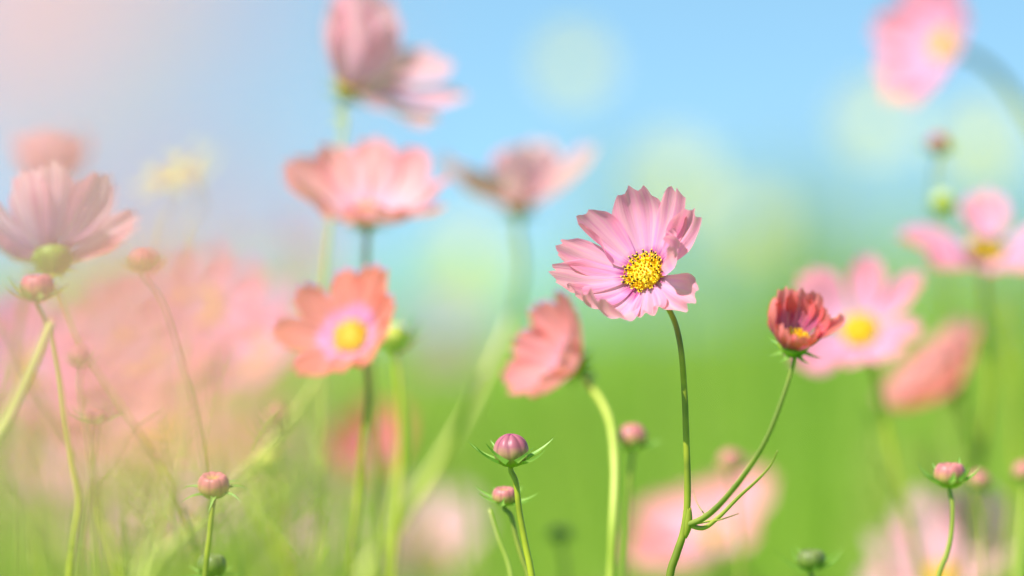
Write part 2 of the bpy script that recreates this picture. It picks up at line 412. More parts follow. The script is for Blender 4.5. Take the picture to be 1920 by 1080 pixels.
def bud_mesh(kind, mat):
    b = MB(); rows = []; uv = []; nv, nu = 20, 48
    for j in range(nv):
        v = j / (nv - 1); a = -math.pi / 2 + math.pi * v
        rr = max(.002, math.cos(a)) ** .9; z = math.sin(a)
        if kind == 'button':
            z *= .72
            if v > .72: z -= .30 * sstep(.78, 1, v)
            rr = max(.002, math.cos(a)) ** .62 if v > .5 else max(.002, math.cos(a)) ** .85
        else:
            z *= .95; rr *= 1 - .06 * max(0, z)
        row = []
        for i in range(nu):
            f = 2 * math.pi * i / nu
            rib = (.035 if kind == 'button' else .10) * sstep(.2, .75, v) * (abs(math.cos(4 * (f + (.35 * v if kind != 'button' else 0)))) - .6)
            k = 1 + rib; row.append(Vector((rr * k * math.cos(f), rr * k * math.sin(f), z + rib * .6)))
        rows.append(row); uv.append([(i / nu + (.055 * v if kind != 'button' else 0), v) for i in range(nu)])
    # last seam column keeps u continuous
    base = len(b.v)
    for row in rows: b.v.extend(row)
    for j in range(nv - 1):
        for i in range(nu):
            i2 = (i + 1) % nu
            u0, u1 = uv[j][i][0], uv[j][i][0] + 1 / nu; w0, w1 = uv[j + 1][i][0], uv[j + 1][i][0] + 1 / nu
            b.face([base + j * nu + i, base + j * nu + i2, base + (j + 1) * nu + i2, base + (j + 1) * nu + i], [(u0, uv[j][0][1]), (u1, uv[j][0][1]), (w1, uv[j + 1][0][1]), (w0, uv[j + 1][0][1])])
    return b.mesh("bud", mat)
BUDM = {(k, m): bud_mesh(k, BUD[m]) for k, m in (('round', 'mauve'), ('round', 'pink'), ('button', 'pink'), ('button', 'green'), ('round', 'yellow'), ('round', 'green'))}

def cosmos_bud(label, px, py, d, r, kind='round', mat='mauve', axis=(0, -.12, 1), path=(), sr=1.1, stem=None, nb=8, brl=None, th=(10, 55), brw=None, seed=0, group="flower buds on thin stems", roll=10, foot=None, squash=1.0):
    mm = .001; P = at(px, py, d)
    last = at(path[-1][0], path[-1][1], path[-1][2] if len(path[-1]) > 2 else d); prev = at(path[-2][0], path[-2][1], d) if len(path) > 1 else P
    sl_ = max(-.25, min(.25, (last.x - prev.x) / max(.01, prev.z - last.z)))
    root = thing("cosmos_bud", label, "bud", Vector((last.x + sl_ * last.z * .6, last.y, 0)) if foot is None else Vector(foot), group)
    F = frame(P, axis, root); rnd = random.Random(seed + 5)
    link("bud", BUDM[(kind, mat)], root, F @ Matrix.Rotation(R(roll), 4, 'Z') @ Matrix.Diagonal((r * mm, r * mm, r * mm * squash, 1)))
    brl = brl or r * 1.9
    low = -r * (.62 if kind == 'button' else .82) * squash
    for q in range(nb):
        me = bract_mesh(brl * rnd.uniform(.85, 1.12) * mm, (brw or r * .60) * mm, th[0] + rnd.uniform(-8, 8), th[1] + rnd.uniform(-18, 18), seed * 9 + q)
        link("bract", me, root, F @ Matrix.Rotation(R(roll + q * 360 / nb + rnd.uniform(-9, 9)), 4, 'Z') @ Matrix.Translation((r * .38 * mm, 0, low * mm)))
    grow_stem(root, stem_path(P, axis, path, d, r * .66 * mm if kind == 'button' else r * .86 * mm, .004), sr * mm, stem or STEM, top=.85)
    return root

# ------------------------------------------------------------------ setting: ground, meadow, far trees
def ground():
    k = NT("meadow_ground")
    g = k.n("ShaderNodeNewGeometry")
    n1 = k.n("ShaderNodeTexNoise", i_Scale=1.1, i_Detail=3.0); k.l(g.outputs['Position'], n1.inputs['Vector'])
    n2 = k.n("ShaderNodeTexNoise", i_Scale=25.0, i_Detail=4.0); k.l(g.outputs['Position'], n2.inputs['Vector'])
    c1 = k.ramp(n1.outputs[0], [(.36, (.09, .27, .02)), (.5, (.18, .40, .03)), (.64, (.36, .47, .06))])
    c2 = k.ramp(n2.outputs[0], [(.25, (.7, .7, .6)), (.7, (1, 1, 1))])
    col = k.mix(c1, c2, 1.0, 'MULTIPLY')
    m = k.leafy(col, 0, .8, .1)
    b = MB(); rows = []; uv = []
    xs = [-900, -300, -100, -40, -20, -10, -5, -2, 0, 2, 5, 10, 20, 40, 100, 300, 900]
    ys = [-60, -10, 0, 2, 4, 8, 14, 22, 35, 60, 100, 200, 500, 1500]
    for y in ys:
        rows.append([Vector((x, y, .0)) for x in xs]); uv.append([(0, 0)] * len(xs))
    b.grid(rows, uv, len(xs), len(ys))
    o = link("ground", b.mesh("ground", m)); o["kind"] = "structure"; o["label"] = "bright green meadow ground running back out of focus"
ground()

MEADOW = green_mat("meadow_leaf", (.11, .32, .025), (.36, .52, .055), .45, 1.3)
def tuft(b, base, h, n, rnd, spread=.3, wide=.004, tip=None):
    for _ in range(n):
        a = rnd.uniform(0, 6.283); ln = h * rnd.uniform(.45, 1.0) ** .8; lean = rnd.uniform(.05, spread)
        dr = Vector((math.cos(a), math.sin(a), 0)); off = dr * rnd.uniform(0, .12)
        p = [base + off + dr * (lean * ln * t * t) + Vector((0, 0, ln * t)) for t in (0, .4, .75, 1)]
        w = wide * rnd.uniform(.6, 1.3); sd = Vector((math.cos(a + 1.57 + rnd.uniform(-.8, .8)), math.sin(a + 1.57 + rnd.uniform(-.8, .8)), 0))
        b.ribbon(p, [w, w, w * .7, w * .1], sd)
def meadow():
    rnd = random.Random(11); b = MB()
    for k in range(1500):
        d = 4.2 * (34 / 4.2) ** (rnd.random() ** .8); half = .1 * d + .5
        x = rnd.uniform(-half, half)
        px = 960 + x / d * PXM
        hmax = .56 + .14 * sstep(820, 1500, px) + .10 * noise.noise((x * .9, d * .35, 3.3)) + (.06 + .30 * sstep(900, 1500, px)) * rnd.random() ** 3
        tuft(b, Vector((x, d, 0)), hmax * rnd.uniform(.75, 1.08), 30, rnd, .28, .0035 * (1 + d * .12))
    o = link("meadow_plants", b.mesh("meadow_plants", MEADOW, True)); o["kind"] = "stuff"
    o["label"] = "soft green mass of meadow plants far out of focus"; o["category"] = "foliage"
meadow()

def far_trees():
    rnd = random.Random(5); b = MB()
    for k in range(34):
        x = rnd.uniform(0, 70) if k < 24 else rnd.uniform(-75, 0); y = rnd.uniform(360, 470)
        h = rnd.uniform(3, 11) if x > 8 else rnd.uniform(1.2, 2.4)
        b.tube([Vector((x, y, 0)), Vector((x + .1, y, h * .5)), Vector((x, y, h * .8))], [.3, .2, .1], 6)
        for q in range(420):
            v = Vector((rnd.gauss(0, 1), rnd.gauss(0, 1), rnd.gauss(0, 1))).normalized() * rnd.random() ** .4
            c = Vector((x + v.x * h * .5, y + v.y * h * .5, h * .58 + v.z * h * .42))
            a = Vector((rnd.uniform(-1, 1), rnd.uniform(-1, 1), rnd.uniform(-1, 1))).normalized(); e = a.orthogonal().normalized(); f = a.cross(e); s = rnd.uniform(.03, .06) * h
            i = len(b.v); b.v += [c - e * s, c - f * s * .6, c + e * s, c + f * s * .6]; b.face([i, i + 1, i + 2, i + 3])
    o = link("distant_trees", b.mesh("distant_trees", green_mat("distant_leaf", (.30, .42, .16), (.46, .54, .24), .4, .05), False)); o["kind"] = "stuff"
    o["label"] = "pale far off line of small trees beyond the meadow"; o["category"] = "trees"
far_trees()

# ------------------------------------------------------------------ the sharp pink flower and its half-open side flower: one plant
def main_plant():
    root = thing("cosmos_plant", "sharp pink cosmos on a forked stem carrying a half open coral side flower", "flower", (.055, 2.0, 0))
    P = at(1210, 512, 2.0); ax = (-.41, -.76, .51)
    pet = [
        dict(phi=88, w=1.25, l=1.0, th0=14, th1=54, flute=.10, twist=4, seed=101, teeth=.045),
        dict(phi=44, w=1.05, l=1.06, th0=16, th1=58, flute=.10, twist=-8, seed=102, teeth=.055, z=.8),
        dict(phi=17, w=.85, l=1.02, th0=20, th1=54, flute=.12, fold_r=50, twist=25, seed=103, teeth=.05, z=.3),
        dict(phi=-6, w=1.05, l=.98, th0=18, th1=96, flute=.10, fold_l=50, curl=45, twist=12, seed=104, z=1.0),
        dict(phi=-44, w=1.0, l=.78, th0=0, th1=22, flute=.14, twist=10, curl=-40, seed=105, teeth=.06),
        dict(phi=-80, w=.82, l=.68, th0=4, th1=20, flute=.14, twist=-6, curl=70, seed=106, teeth=.07, z=.6),
        dict(phi=-122, w=1.4, l=1.32, th0=-4, th1=118, flute=.05, twist=-6, seed=107, teeth=.06, z=.8),
        dict(phi=-148, w=.95, l=1.06, th0=8, th1=84, flute=.10, seed=108, twist=8, z=.2),
        dict(phi=-178, w=.92, l=1.08, th0=14, th1=54, flute=.09, twist=6, seed=109, teeth=.06, z=.9),
        dict(phi=161, w=.82, l=1.06, th0=16, th1=50, flute=.07, twist=8, seed=110, teeth=.03, z=.2),
        dict(phi=133, w=1.05, l=1.0, th0=16, th1=54, flute=.07, fold_r=110, twist=-4, seed=111, teeth=.03, z=1.0),
    ]
    head(root, P, ax, PETAL['main'], 31.5, 17.5, pet, rd=8.0, r0=4.2, bracts=8, soft=False, calyx_part=True, seed=1, cup=.2, brl=9)
    a = Vector(ax).normalized()
    s0 = P - a * .0065
    pts = [s0, at(1246, 566, 2.010), at(1263, 598, 2.008), at(1276, 650, 2.0), at(1283, 730, 2.0), at(1287, 830, 2.0), at(1289, 900, 2.0), at(1288, 955, 2.0), at(1281, 1000, 2.0), at(1268, 1040, 2.0), at(1256, 1080, 2.0)]
    grow_stem(root, pts, .00138, STEM, top=.72)
    b = MB(); nd = [q - root.location for q in spline([at(1290, 952, 2.0), at(1290, 972, 2.0), at(1288, 990, 2.0), at(1282, 1008, 2.0)], 4)]; nn = len(nd)
    b.tube(nd, [.0013 + .00055 * math.sin(math.pi * k / (nn - 1)) for k in range(nn)], 10); link("stem_node", b.mesh("stem_node", STEM), root)
    # side branch and its flower
    Q = at(1489, 640, 1.955); ax2 = (.05, -.52, .84)
    ps = []
    rnd = random.Random(4)
    for i in range(10):
        phi = i * 36 + 8 + rnd.uniform(-6, 6); sn = math.sin(R(phi)); rt = math.cos(R(phi)) > -.15
        k = (.50 if rt else .74) if sn < -.3 else 1.0
        ps.append(dict(phi=phi, l=rnd.uniform(.9, 1.1) * k, w=rnd.uniform(.9, 1.15), th0=48 + rnd.uniform(-6, 6), th1=104 + rnd.uniform(-10, 10), flute=.09, cup=.35, curl=12 * rnd.random(), seed=300 + i, teeth=.06, twist=rnd.uniform(-10, 10), z=(i % 2) * .8))
    ps.append(dict(phi=-10, l=1.12, w=.75, th0=34, th1=58, fold_l=60, fold_r=60, twist=30, seed=231, curl=45, cup=.5, z=1))
    head(root, Q, ax2, PETAL['red'], 18.2, 11, ps, rd=7.4, r0=5.6, bracts=8, calyx_part=True, seed=2, brl=10, soft=True, dsc=.78)
    a2 = Vector(ax2).normalized()
    br = [Q - a2 * .0055, at(1491, 662, 1.955), at(1485, 690, 1.955), at(1468, 745, 1.956), at(1436, 825, 1.96), at(1395, 890, 1.968), at(1350, 945, 1.982), at(1318, 972, 1.993), at(1290, 984, 2.0)]
    grow_stem(root, br, .00098, STEM_DUSK, name="branch", top=.7, to_ground=False)
    def thread(pxs, r):
        b = MB(); p = [q - root.location for q in spline([at(*q) for q in pxs], 6)]; n = len(p)
        b.tube(p, [r * lerp(1, .25, k / n) for k in range(n)], 6); link("leaf", b.mesh("leaf", STEM_DUSK), root)
    thread([(1290, 984, 2.0), (1318, 990, 1.998), (1345, 972, 1.995), (1385, 932, 1.99), (1422, 898, 1.98), (1445, 872, 1.975), (1458, 845, 1.97)], .0011)
    thread([(1292, 984, 2.0), (1325, 978, 2.0), (1352, 974, 1.99), (1385, 963, 1.98)], .0006)
    thread([(1322, 966, 2.0), (1308, 945, 2.02), (1299, 920, 2.04)], .0003)
main_plant()

# ------------------------------------------------------------------ flowers behind
G = "cosmos flowers out of focus behind the sharp one"
cosmos("coral cosmos with yellow centre facing the camera, left of the sharp pink flower", 657, 632, 2.17, (-.28, -.86, .42), 'coral', 27.5, 15.5,
       [dict(phi=92, w=1.0), dict(phi=62, w=1.1, z=.8), dict(phi=28, l=.85), dict(phi=-12, l=.72, th1=55), dict(phi=-55, l=.62), dict(phi=-95, l=.66), dict(phi=-135, l=1.0), dict(phi=178, l=1.12, w=1.05), dict(phi=136, l=1.04, w=.95)],
       [(690, 740), (682, 820), (668, 960), (655, 1080)], 1.4, group=G, rd=7.4, th=(14, 34), seed=4)
cosmos("broad rose coral cosmos bowl seen side on, above the coral facing flower", 686, 405, 2.25, (.03, -.44, .90), 'rose', 40, 27, 9,
       [(686, 440), (684, 500), (690, 620), (700, 800), (710, 1080)], 1.5, STEM_DUSK, group=G, th=(18, 50), seed=21, rd=7.5, teeth=.025, foot=(-.07, 2.25, 0))
cosmos("pale mauve pink cosmos cut by the top edge, leaning right on a bluish stem", 652, 166, 2.32, (.36, -.22, .88), 'mauve', 46, 36,
       [dict(phi=170, th1=84, th0=52), dict(phi=130, th0=52, th1=84), dict(phi=215, th1=92, th0=60), dict(phi=95, th0=50, th1=72), dict(phi=255, th0=60, th1=100, l=.9), dict(phi=-6, l=1.1, th0=12, th1=30, w=1.2), dict(phi=28, l=1.0, th0=26, th1=48, w=1.0), dict(phi=-44, l=.98, th0=4, th1=6, w=1.2)],
       [(642, 215), (630, 310), (612, 430), (603, 520), (598, 650), (600, 800)], 1.3, STEM_PALE, group=G, seed=31)
cosmos("pale peach pink cosmos in a wide V shape against the blue sky, above centre", 972, 388, 2.40, (.0, .02, 1), 'pale', 42, 31,
       [dict(phi=200, th0=24, th1=38, w=1.15), dict(phi=160, th0=28, th1=44), dict(phi=-16, th0=30, th1=50, w=1.15), dict(phi=22, th0=34, th1=52, w=1.1), dict(phi=-78, l=.82, th0=48, th1=66, w=1.1), dict(phi=80, th0=44, th1=62, l=.95), dict(phi=238, l=.8, th0=20, th1=40)],
       [(972, 440), (980, 500), (965, 580), (925, 680), (870, 790), (800, 900), (720, 1020), (670, 1100)], 1.8, STEM_PALE, group=G, seed=41, rd=7)
cosmos("coral cosmos nodding to the left in profile, on a stem bent like a hook", 1074, 682, 2.17, (-.76, -.44, .42), 'nod', 29, 18,
       [dict(phi=p, th0=32, th1=62) for p in (0, 42, 88, 135, 180, 222, 268, 315)],
       [(1100, 712, 2.165), (1128, 754, 2.145), (1146, 802, 2.125), (1153, 880, 2.11), (1150, 980, 2.10), (1146, 1080, 2.10)], 1.6, STEM_LIME, group=G, seed=51, rd=6.8, kink=.012, brl=10)
cosmos("pink cosmos with gappy petals just right of the half open coral flower", 1612, 620, 2.3, (-.10, -.84, .46), 'pink', 31, 18,
       [dict(phi=78, w=1.0), dict(phi=36, w=.8, l=1.08), dict(phi=-8, w=.75, l=.82), dict(phi=-58, l=.75, w=1.1), dict(phi=-105, l=.6), dict(phi=-148, l=1.05, w=1.3), dict(phi=138, w=1.3)],
       [(1640, 690), (1655, 760), (1680, 880), (1705, 980), (1730, 1080)], 1.6, group=G, seed=61, th=(12, 34), rd=8.2)
cosmos("pink cosmos with yellow centre and spread petals, touching the right edge", 1849, 470, 2.35, (.02, -.55, .83), 'pink', 37, 19,
       [dict(phi=176, th0=8, th1=20, w=1.2), dict(phi=86, w=1.2, l=.88, th1=36), dict(phi=12, l=1.05, th1=34, w=1.15), dict(phi=-38, l=.7), dict(phi=-95, l=.6, th1=20), dict(phi=-140, l=.85, th1=20)],
       [(1846, 525), (1850, 620), (1858, 700), (1845, 820), (1822, 940), (1800, 1080)], 1.7, group=G, seed=71, th=(10, 26), rd=8.4)
cosmos("pink cosmos cut by the top right corner, facing left on an arching stem", 1770, 85, 2.5, (-.68, -.52, .30), 'pink', 36, 22,
       [dict(phi=p, l=l_, th0=20, th1=42) for p, l_ in ((5, .8), (52, 1), (98, 1.05), (142, 1), (188, .9), (228, 1.0), (262, 1.1), (310, .8))],
       [(1822, 105), (1870, 140), (1920, 205), (1965, 300), (1990, 480), (1990, 700)], 2.3, STEM_DUSK, group=G, seed=81, kink=.01)
cosmos("salmon cosmos seen edge on as a slanting oval, right of the gappy pink flower", 1782, 728, 2.42, (-.66, -.14, .74), 'salmon', 32, 32, 9,
       [(1800, 760), (1826, 830), (1838, 930), (1840, 1080)], 1.4, group=G, seed=91, th=(24, 58), kink=.012, jit=.5)
cosmos("blurred pink cosmos low behind the forked stem of the sharp flower", 1335, 1000, 2.60, (-.25, -.55, .78), 'rose', 38, 27,
       [dict(phi=165, l=1.0, w=1.3), dict(phi=205, l=1.1, w=1.3), dict(phi=120, l=.8), dict(phi=75, l=.8), dict(phi=40, l=1.05, w=1.3), dict(phi=-5, l=.6), dict(phi=-60, l=.7), dict(phi=-110, l=.9)],
       [(1400, 1080), (1430, 1160)], 1.5, group=G, seed=95, th=(10, 30))
cosmos("pale salmon cosmos with rounded petals at bottom right, behind a bud stem", 1765, 1080, 2.44, (-.12, -.62, .76), 'pale', 41, 28,
       [dict(phi=200, l=.95), dict(phi=160, l=.9, w=1.2), dict(phi=100, l=1.05, w=1.25, th1=62), dict(phi=48, l=1.15, w=1.25, th1=66), dict(phi=0, l=.9, w=1.1), dict(phi=-50, l=.7), dict(phi=-120, l=.7)],
       [(1765, 1130), (1770, 1200)], 1.5, group=G, seed=99, th=(12, 40))
cosmos("large mauve pink cosmos seen from behind with bright green calyx, at the left edge", 103, 478, 2.14, (-.03, .60, .80), 'mauve', 36, 22,
       9,
       [(110, 540), (150, 640), (240, 780), (330, 930), (380, 1080)], .8, group=G, seed=103, th=(32, 64), rd=10.5, brl=8, dsc=.7)
cosmos("dusky salmon cosmos standing behind the large mauve flower, at the left edge", 98, 352, 2.5, (0, .3, .9), 'blush', 30, 20, 8,
       [(90, 420), (60, 560), (30, 800), (10, 1080)], 1.4, STEM_DUSK, group=G, seed=107, th=(45, 80))
# farther, softer flowers low in the left half
F = "far cosmos flowers melted into soft colour"
cosmos("orange coral cosmos melted to a soft upright patch below the coral flower", 715, 870, 2.8, (-.3, -.6, .7), 'coral', 34, 20, 8, [(720, 1000), (725, 1100)], 1.6, group=F, seed=111, th=(40, 70))
cosmos("faded pink cosmos melted to a soft patch left of the two sharp buds", 805, 1030, 3.0, (-.2, -.7, .6), 'pale', 38, 22, 8, [(805, 1120), (800, 1200)], 1.6, group=F, seed=112, th=(15, 40))
cosmos("soft pink cosmos blurred beside the left petals of the coral flower", 470, 665, 2.9, (-.3, -.6, .6), 'pink', 38, 20, 8, [(480, 800), (470, 1000)], 1.6, group=F, seed=113, th=(15, 40))
cosmos("faint pale pink cosmos between upright stems below the coral flower", 640, 900, 3.3, (0, -.5, .8), 'blush', 36, 20, 8, [(640, 1000), (640, 1100)], 1.6, group=F, seed=114, th=(35, 60))
cosmos("soft salmon cosmos low behind the button bud with curled bracts", 330, 980, 3.1, (0, -.6, .7), 'pale', 38, 22, 8, [(330, 1090), (330, 1200)], 1.6, group=F, seed=115, th=(15, 40))
cosmos("lilac pink cosmos blurred at the left edge below the mauve flower", 60, 690, 2.7, (.2, -.8, .5), 'pink', 38, 22, 8, [(80, 820), (90, 1000)], 1.6, group=F, seed=116, th=(10, 30))
cosmos("dusky rose cosmos blurred in the middle of the left pink haze", 260, 660, 2.9, (.1, -.6, .7), 'rose', 40, 24, 8, [(265, 800), (270, 1000)], 1.6, group=F, seed=117, th=(10, 40))
cosmos("salmon cosmos blurred below the dusky rose one in the left pink haze", 300, 800, 2.8, (-.1, -.7, .6), 'salmon', 36, 22, 8, [(310, 900), (320, 1050)], 1.6, group=F, seed=118, th=(10, 40))

for lab, px, py, d, L, mt in (
    ("pale lilac glow left of the coral flower's upper petals", 545, 470, 4.6, 30, 'lilac'),
    ("pale lilac glow above the thin dark diagonal stem", 830, 640, 5.0, 34, 'lilac'),
    ("pale blush glow at the left edge above the green bottom corner", 90, 860, 3.2, 34, 'blush'),
    ("pale salmon glow between slanting pale stems at lower left", 430, 830, 3.4, 34, 'salmon'),
    ("faint blush glow at the bottom between the lower left bud stems", 210, 1010, 3.4, 30, 'blush'),
    ("bright pink glow just below the faded pink bud at left", 375, 575, 2.7, 32, 'pink'),
    ("rosy glow behind the two faded small buds at left", 165, 770, 2.7, 34, 'rose'),
    ("faint blush glow at the bottom below the coral flower", 560, 1000, 3.6, 30, 'blush'),
):
    cosmos(lab.replace("glow", "cosmos melted to a glow"), px, py, d, (.1, -.7, .6), mt, L, L * .6, 8, [(px + 5, py + 150), (px + 8, py + 420)], 1.5, group=F, seed=int(px) + 7, th=(10, 35))

# close to the lens: they spread a pink veil over the left of the picture
V = "cosmos flowers close to the lens spread into a pink veil"
cosmos("pink cosmos close to the lens, a soft veil over the top left corner", 60, -20, .60, (-.45, -.62, .65), 'blush', 23, 15, 8, [(90, 900), (110, 1700)], 1.2, group=V, seed=121, th=(10, 35))
cosmos("dusky pink cosmos close to the lens, a soft veil over the left middle", 280, 690, .74, (-.45, -.62, .65), 'dusk', 22, 15, 8, [(290, 1100), (300, 1800)], 1.0, group=V, seed=122, th=(10, 40))
cosmos("pale mauve cosmos close to the lens, thinning into the sky left of centre", 350, 190, .55, (-.5, -.5, .7), 'lilac', 13, 8, 8, [(360, 900), (370, 1700)], 1.0, group=V, seed=123, th=(20, 50))

# pale yellow flowers in the distance: round discs of light
Y = "pale yellow flowers blurred to round discs of light"
for lab, px, py, d, L in (
    ("pale yellow flower blurred to a lone round disc in blue sky, top centre", 1075, 125, 4.6, 22),
    ("pale yellow flower blurred to a broad glow just above the sharp pink flower", 1265, 330, 5.2, 30),
    ("pale yellow flower blurred to a disc left of the small red-brown bud", 1640, 230, 4.8, 28),
    ("pale yellow flower blurred to a large disc below the arching stem", 1835, 270, 4.8, 30),
    ("pale yellow flower blurred to a glow right of the rose coral bowl", 870, 480, 5.2, 30),
    ("pale yellow flower blurred to a glow right of the sharp pink flower", 1400, 420, 5.6, 28),
):
    cosmos(lab, px, py, d, (0, -.85, .5), 'yellow', L, L * .62, 8, [(px + 8, py + 120), (px + 14, py + 420)], 1.6, STEM_PALE, group=Y, seed=int(px), th=(5, 25), rd=7)
cosmos("yellow flower blurred to a slanting streak in the left pink veil", 335, 330, 2.75, (-.45, -.35, .75), 'yellow', 19, 10, 6, [(330, 420), (320, 700)], 1.4, STEM_PALE, seed=135, th=(5, 15))

# ------------------------------------------------------------------ buds
cosmos_bud("sharp ribbed mauve bud with spreading green bracts, the taller of the centre pair", 958, 845, 2.0, 6.9, 'round', 'mauve', path=[(966, 900), (974, 960), (985, 1020), (997, 1080)], sr=1.15, brl=17, nb=8, seed=1, th=(14, 50), roll=25)
cosmos_bud("pink button bud with dimpled top behind the stem of the taller ribbed bud", 946, 930, 2.035, 4.9, 'button', 'pink', axis=(0, -.22, 1), path=[(957, 965), (968, 1010), (980, 1050), (992, 1085)], sr=1.0, stem=STEM_DUSK, brl=14, nb=7, seed=2, th=(12, 42), roll=5, foot=(.03, 2.04, 0), squash=1.1)
cosmos_bud("pink and green button bud with curling bracts at lower left", 400, 910, 2.03, 6.3, 'button', 'pink', axis=(0, -.34, .94), path=[(398, 950), (393, 1000), (388, 1040), (384, 1085)], sr=1.05, brl=15, nb=7, seed=3, th=(38, -38), brw=2.6, squash=1.15)
cosmos_bud("olive green bud at the bottom edge under the curling bract bud", 397, 1060, 2.05, 5.8, 'button', 'green', path=[(397, 1100), (398, 1150)], sr=1.1, brl=13, nb=8, seed=4, th=(5, 10), brw=1.8, squash=1.2)
cosmos_bud("pink button bud on a thin curved stem before the pale salmon flower", 1781, 890, 1.955, 6.1, 'button', 'pink', path=[(1786, 945), (1784, 1000), (1775, 1040), (1760, 1080)], sr=.95, stem=STEM_DUSK, brl=13, nb=7, seed=5, th=(20, 65), squash=1.15)
cosmos_bud("dark green starry bud at the bottom, in the clear green at right", 1521, 1050, 1.925, 5.4, 'button', 'green', path=[(1524, 1085), (1526, 1140)], sr=1.0, stem=STEM_DUSK, brl=15, nb=8, seed=6, th=(8, 55), brw=1.5, squash=1.1)
cosmos_bud("shaded dark green bud blurred between the centre buds and the hooked stem", 1050, 1002, 2.32, 5.0, 'button', 'green', path=[(1056, 1040), (1060, 1090)], sr=1.0, stem=STEM_DUSK, seed=7, nb=8)
cosmos_bud("round pink bud blurred just right of the hooked stem", 1186, 820, 2.14, 6.0, 'round', 'pink', path=[(1182, 890), (1178, 980), (1172, 1080)], sr=1.0, stem=STEM_DUSK, seed=8, nb=7, th=(5, 30))
cosmos_bud("round pink bud blurred above the low pink flower beside the side branch", 1370, 866, 2.27, 5.6, 'round', 'pink', path=[(1376, 920), (1385, 1000), (1390, 1080)], sr=1.0, stem=STEM_DUSK, seed=9)
cosmos_bud("red-brown bud blurred at upper right above the spread pink flower", 1759, 270, 2.33, 5.2, 'round', 'mauve', path=[(1752, 320, 2.36), (1750, 420, 2.42), (1765, 600, 2.52), (1780, 900, 2.58)], sr=.9, stem=STEM_PALE, seed=10)
cosmos_bud("yellow-green bud blurred just above the spread pink flower at right", 1768, 378, 2.33, 5.0, 'round', 'yellow', path=[(1772, 420, 2.38), (1780, 560, 2.5), (1790, 900, 2.56)], sr=.9, stem=STEM_PALE, seed=11)
cosmos_bud("green bud with upright bracts blurred behind the right edge of the coral flower", 742, 632, 2.23, 6.2, 'round', 'yellow', path=[(745, 690), (752, 780), (752, 880), (735, 1080)], sr=1.2, seed=12, brl=17, th=(30, 80))
cosmos_bud("pink bud with green bracts below the mauve flower at the left edge", 72, 540, 2.085, 7.0, 'button', 'pink', path=[(95, 620), (112, 700), (122, 780), (138, 880), (148, 940), (140, 1000), (130, 1080)], sr=1.0, seed=13, brl=15, th=(15, 55), squash=1.2)
cosmos_bud("faded pink bud with fine bracts right of the mauve flower at left", 270, 490, 2.13, 5.6, 'round', 'pink', path=[(300, 560), (340, 680), (372, 800), (385, 900), (388, 1080)], sr=.65, stem=STEM_DUSK, seed=14, brl=11, th=(20, 70))
cosmos_bud("faded small pink bud in the left haze, upper of two beside the left bud stem", 152, 668, 2.12, 4.6, 'round', 'pink', path=[(150, 720), (165, 820), (180, 1000)], sr=.7, stem=STEM_DUSK, seed=15, th=(20, 70))
cosmos_bud("faded small pink bud with wide bracts, lower of two beside the left bud stem", 182, 778, 2.10, 4.8, 'button', 'pink', path=[(180, 830), (170, 900), (150, 1080)], sr=.7, stem=STEM_DUSK, seed=16, brl=14, th=(15, 50))
cosmos_bud("small brownish bud blurred left of the coral flower's lower petals", 515, 775, 2.3, 4.6, 'round', 'pink', path=[(518, 830), (525, 920), (530, 1080)], sr=.9, seed=17)
cosmos_bud("yellow-green bud blurred right of the curling bract bud", 502, 862, 2.28, 5.6, 'round', 'yellow', path=[(505, 920), (530, 1000), (550, 1080)], sr=.9, seed=18)
cosmos_bud("small pink bud blurred beside the button bud at lower right", 1836, 902, 2.2, 4.6, 'round', 'pink', axis=(.4, -.1, .9), path=[(1836, 960), (1845, 1080)], sr=.9, seed=19)
cosmos_bud("pink bud cut by the right edge near the bottom", 1921, 885, 2.2, 5.0, 'round', 'pink', path=[(1918, 950), (1905, 1080)], sr=.9, stem=STEM_PALE, seed=20)

# ------------------------------------------------------------------ bare stems and thread leaves
def stem_thing(label, pxs, r, mat, name="plant_stem", cat="stem", top=.7):
    P = [at(*q) for q in pxs]; l = P[-1]
    root = thing(name, label, cat, Vector((l.x + .02, l.y, 0)), "bare green stems between the flowers")
    grow_stem(root, P, r * .001, mat, top=top); return root
stem_thing("broad yellow-green stem slanting down to the left edge under the left bud", [(92, 600, 1.86), (60, 680, 1.86), (20, 770, 1.86), (-40, 900, 1.86)], 2.2, STEM_PALE)
stem_thing("bright slanting stem rising to the lower left of the coral flower", [(590, 712, 2.3), (545, 780, 2.3), (480, 860, 2.3), (380, 970, 2.3), (280, 1080, 2.3)], 2.0, STEM_PALE)
stem_thing("yellow stem right of the orange coral patch", [(752, 740, 2.3), (756, 820, 2.3), (745, 900, 2.3), (715, 1080, 2.3)], 1.8, STEM_PALE)
stem_thing("thin dark stem along the pale diagonal stem left of the centre buds", [(905, 700, 2.3), (870, 780, 2.3), (820, 880, 2.3), (740, 1010, 2.3), (700, 1090, 2.3)], 1.2, STEM)
stem_thing("pale broad stem between the curling bract bud and the left bud stem", [(330, 830, 2.35), (315, 910, 2.35), (290, 1000, 2.35), (265, 1080, 2.35)], 2.0, STEM_PALE)
stem_thing("green stem leaning right at the bottom left", [(170, 900, 2.2), (195, 980, 2.2), (225, 1080, 2.2)], 1.8, STEM)
stem_thing("green stem below the yellow-green bud, slanting right", [(470, 930, 2.35), (510, 1010, 2.35), (540, 1090, 2.35)], 1.6, STEM)
stem_thing("fine pale green stem left of the centre bud pair", [(918, 955, 2.06), (935, 1010, 2.06), (958, 1080, 2.06)], .7, STEM_PALE)
stem_thing("olive stem right of the spread pink flower's stem, at the right edge", [(1885, 560, 2.4), (1900, 700, 2.4), (1905, 900, 2.4), (1890, 1080, 2.4)], 1.6, STEM)
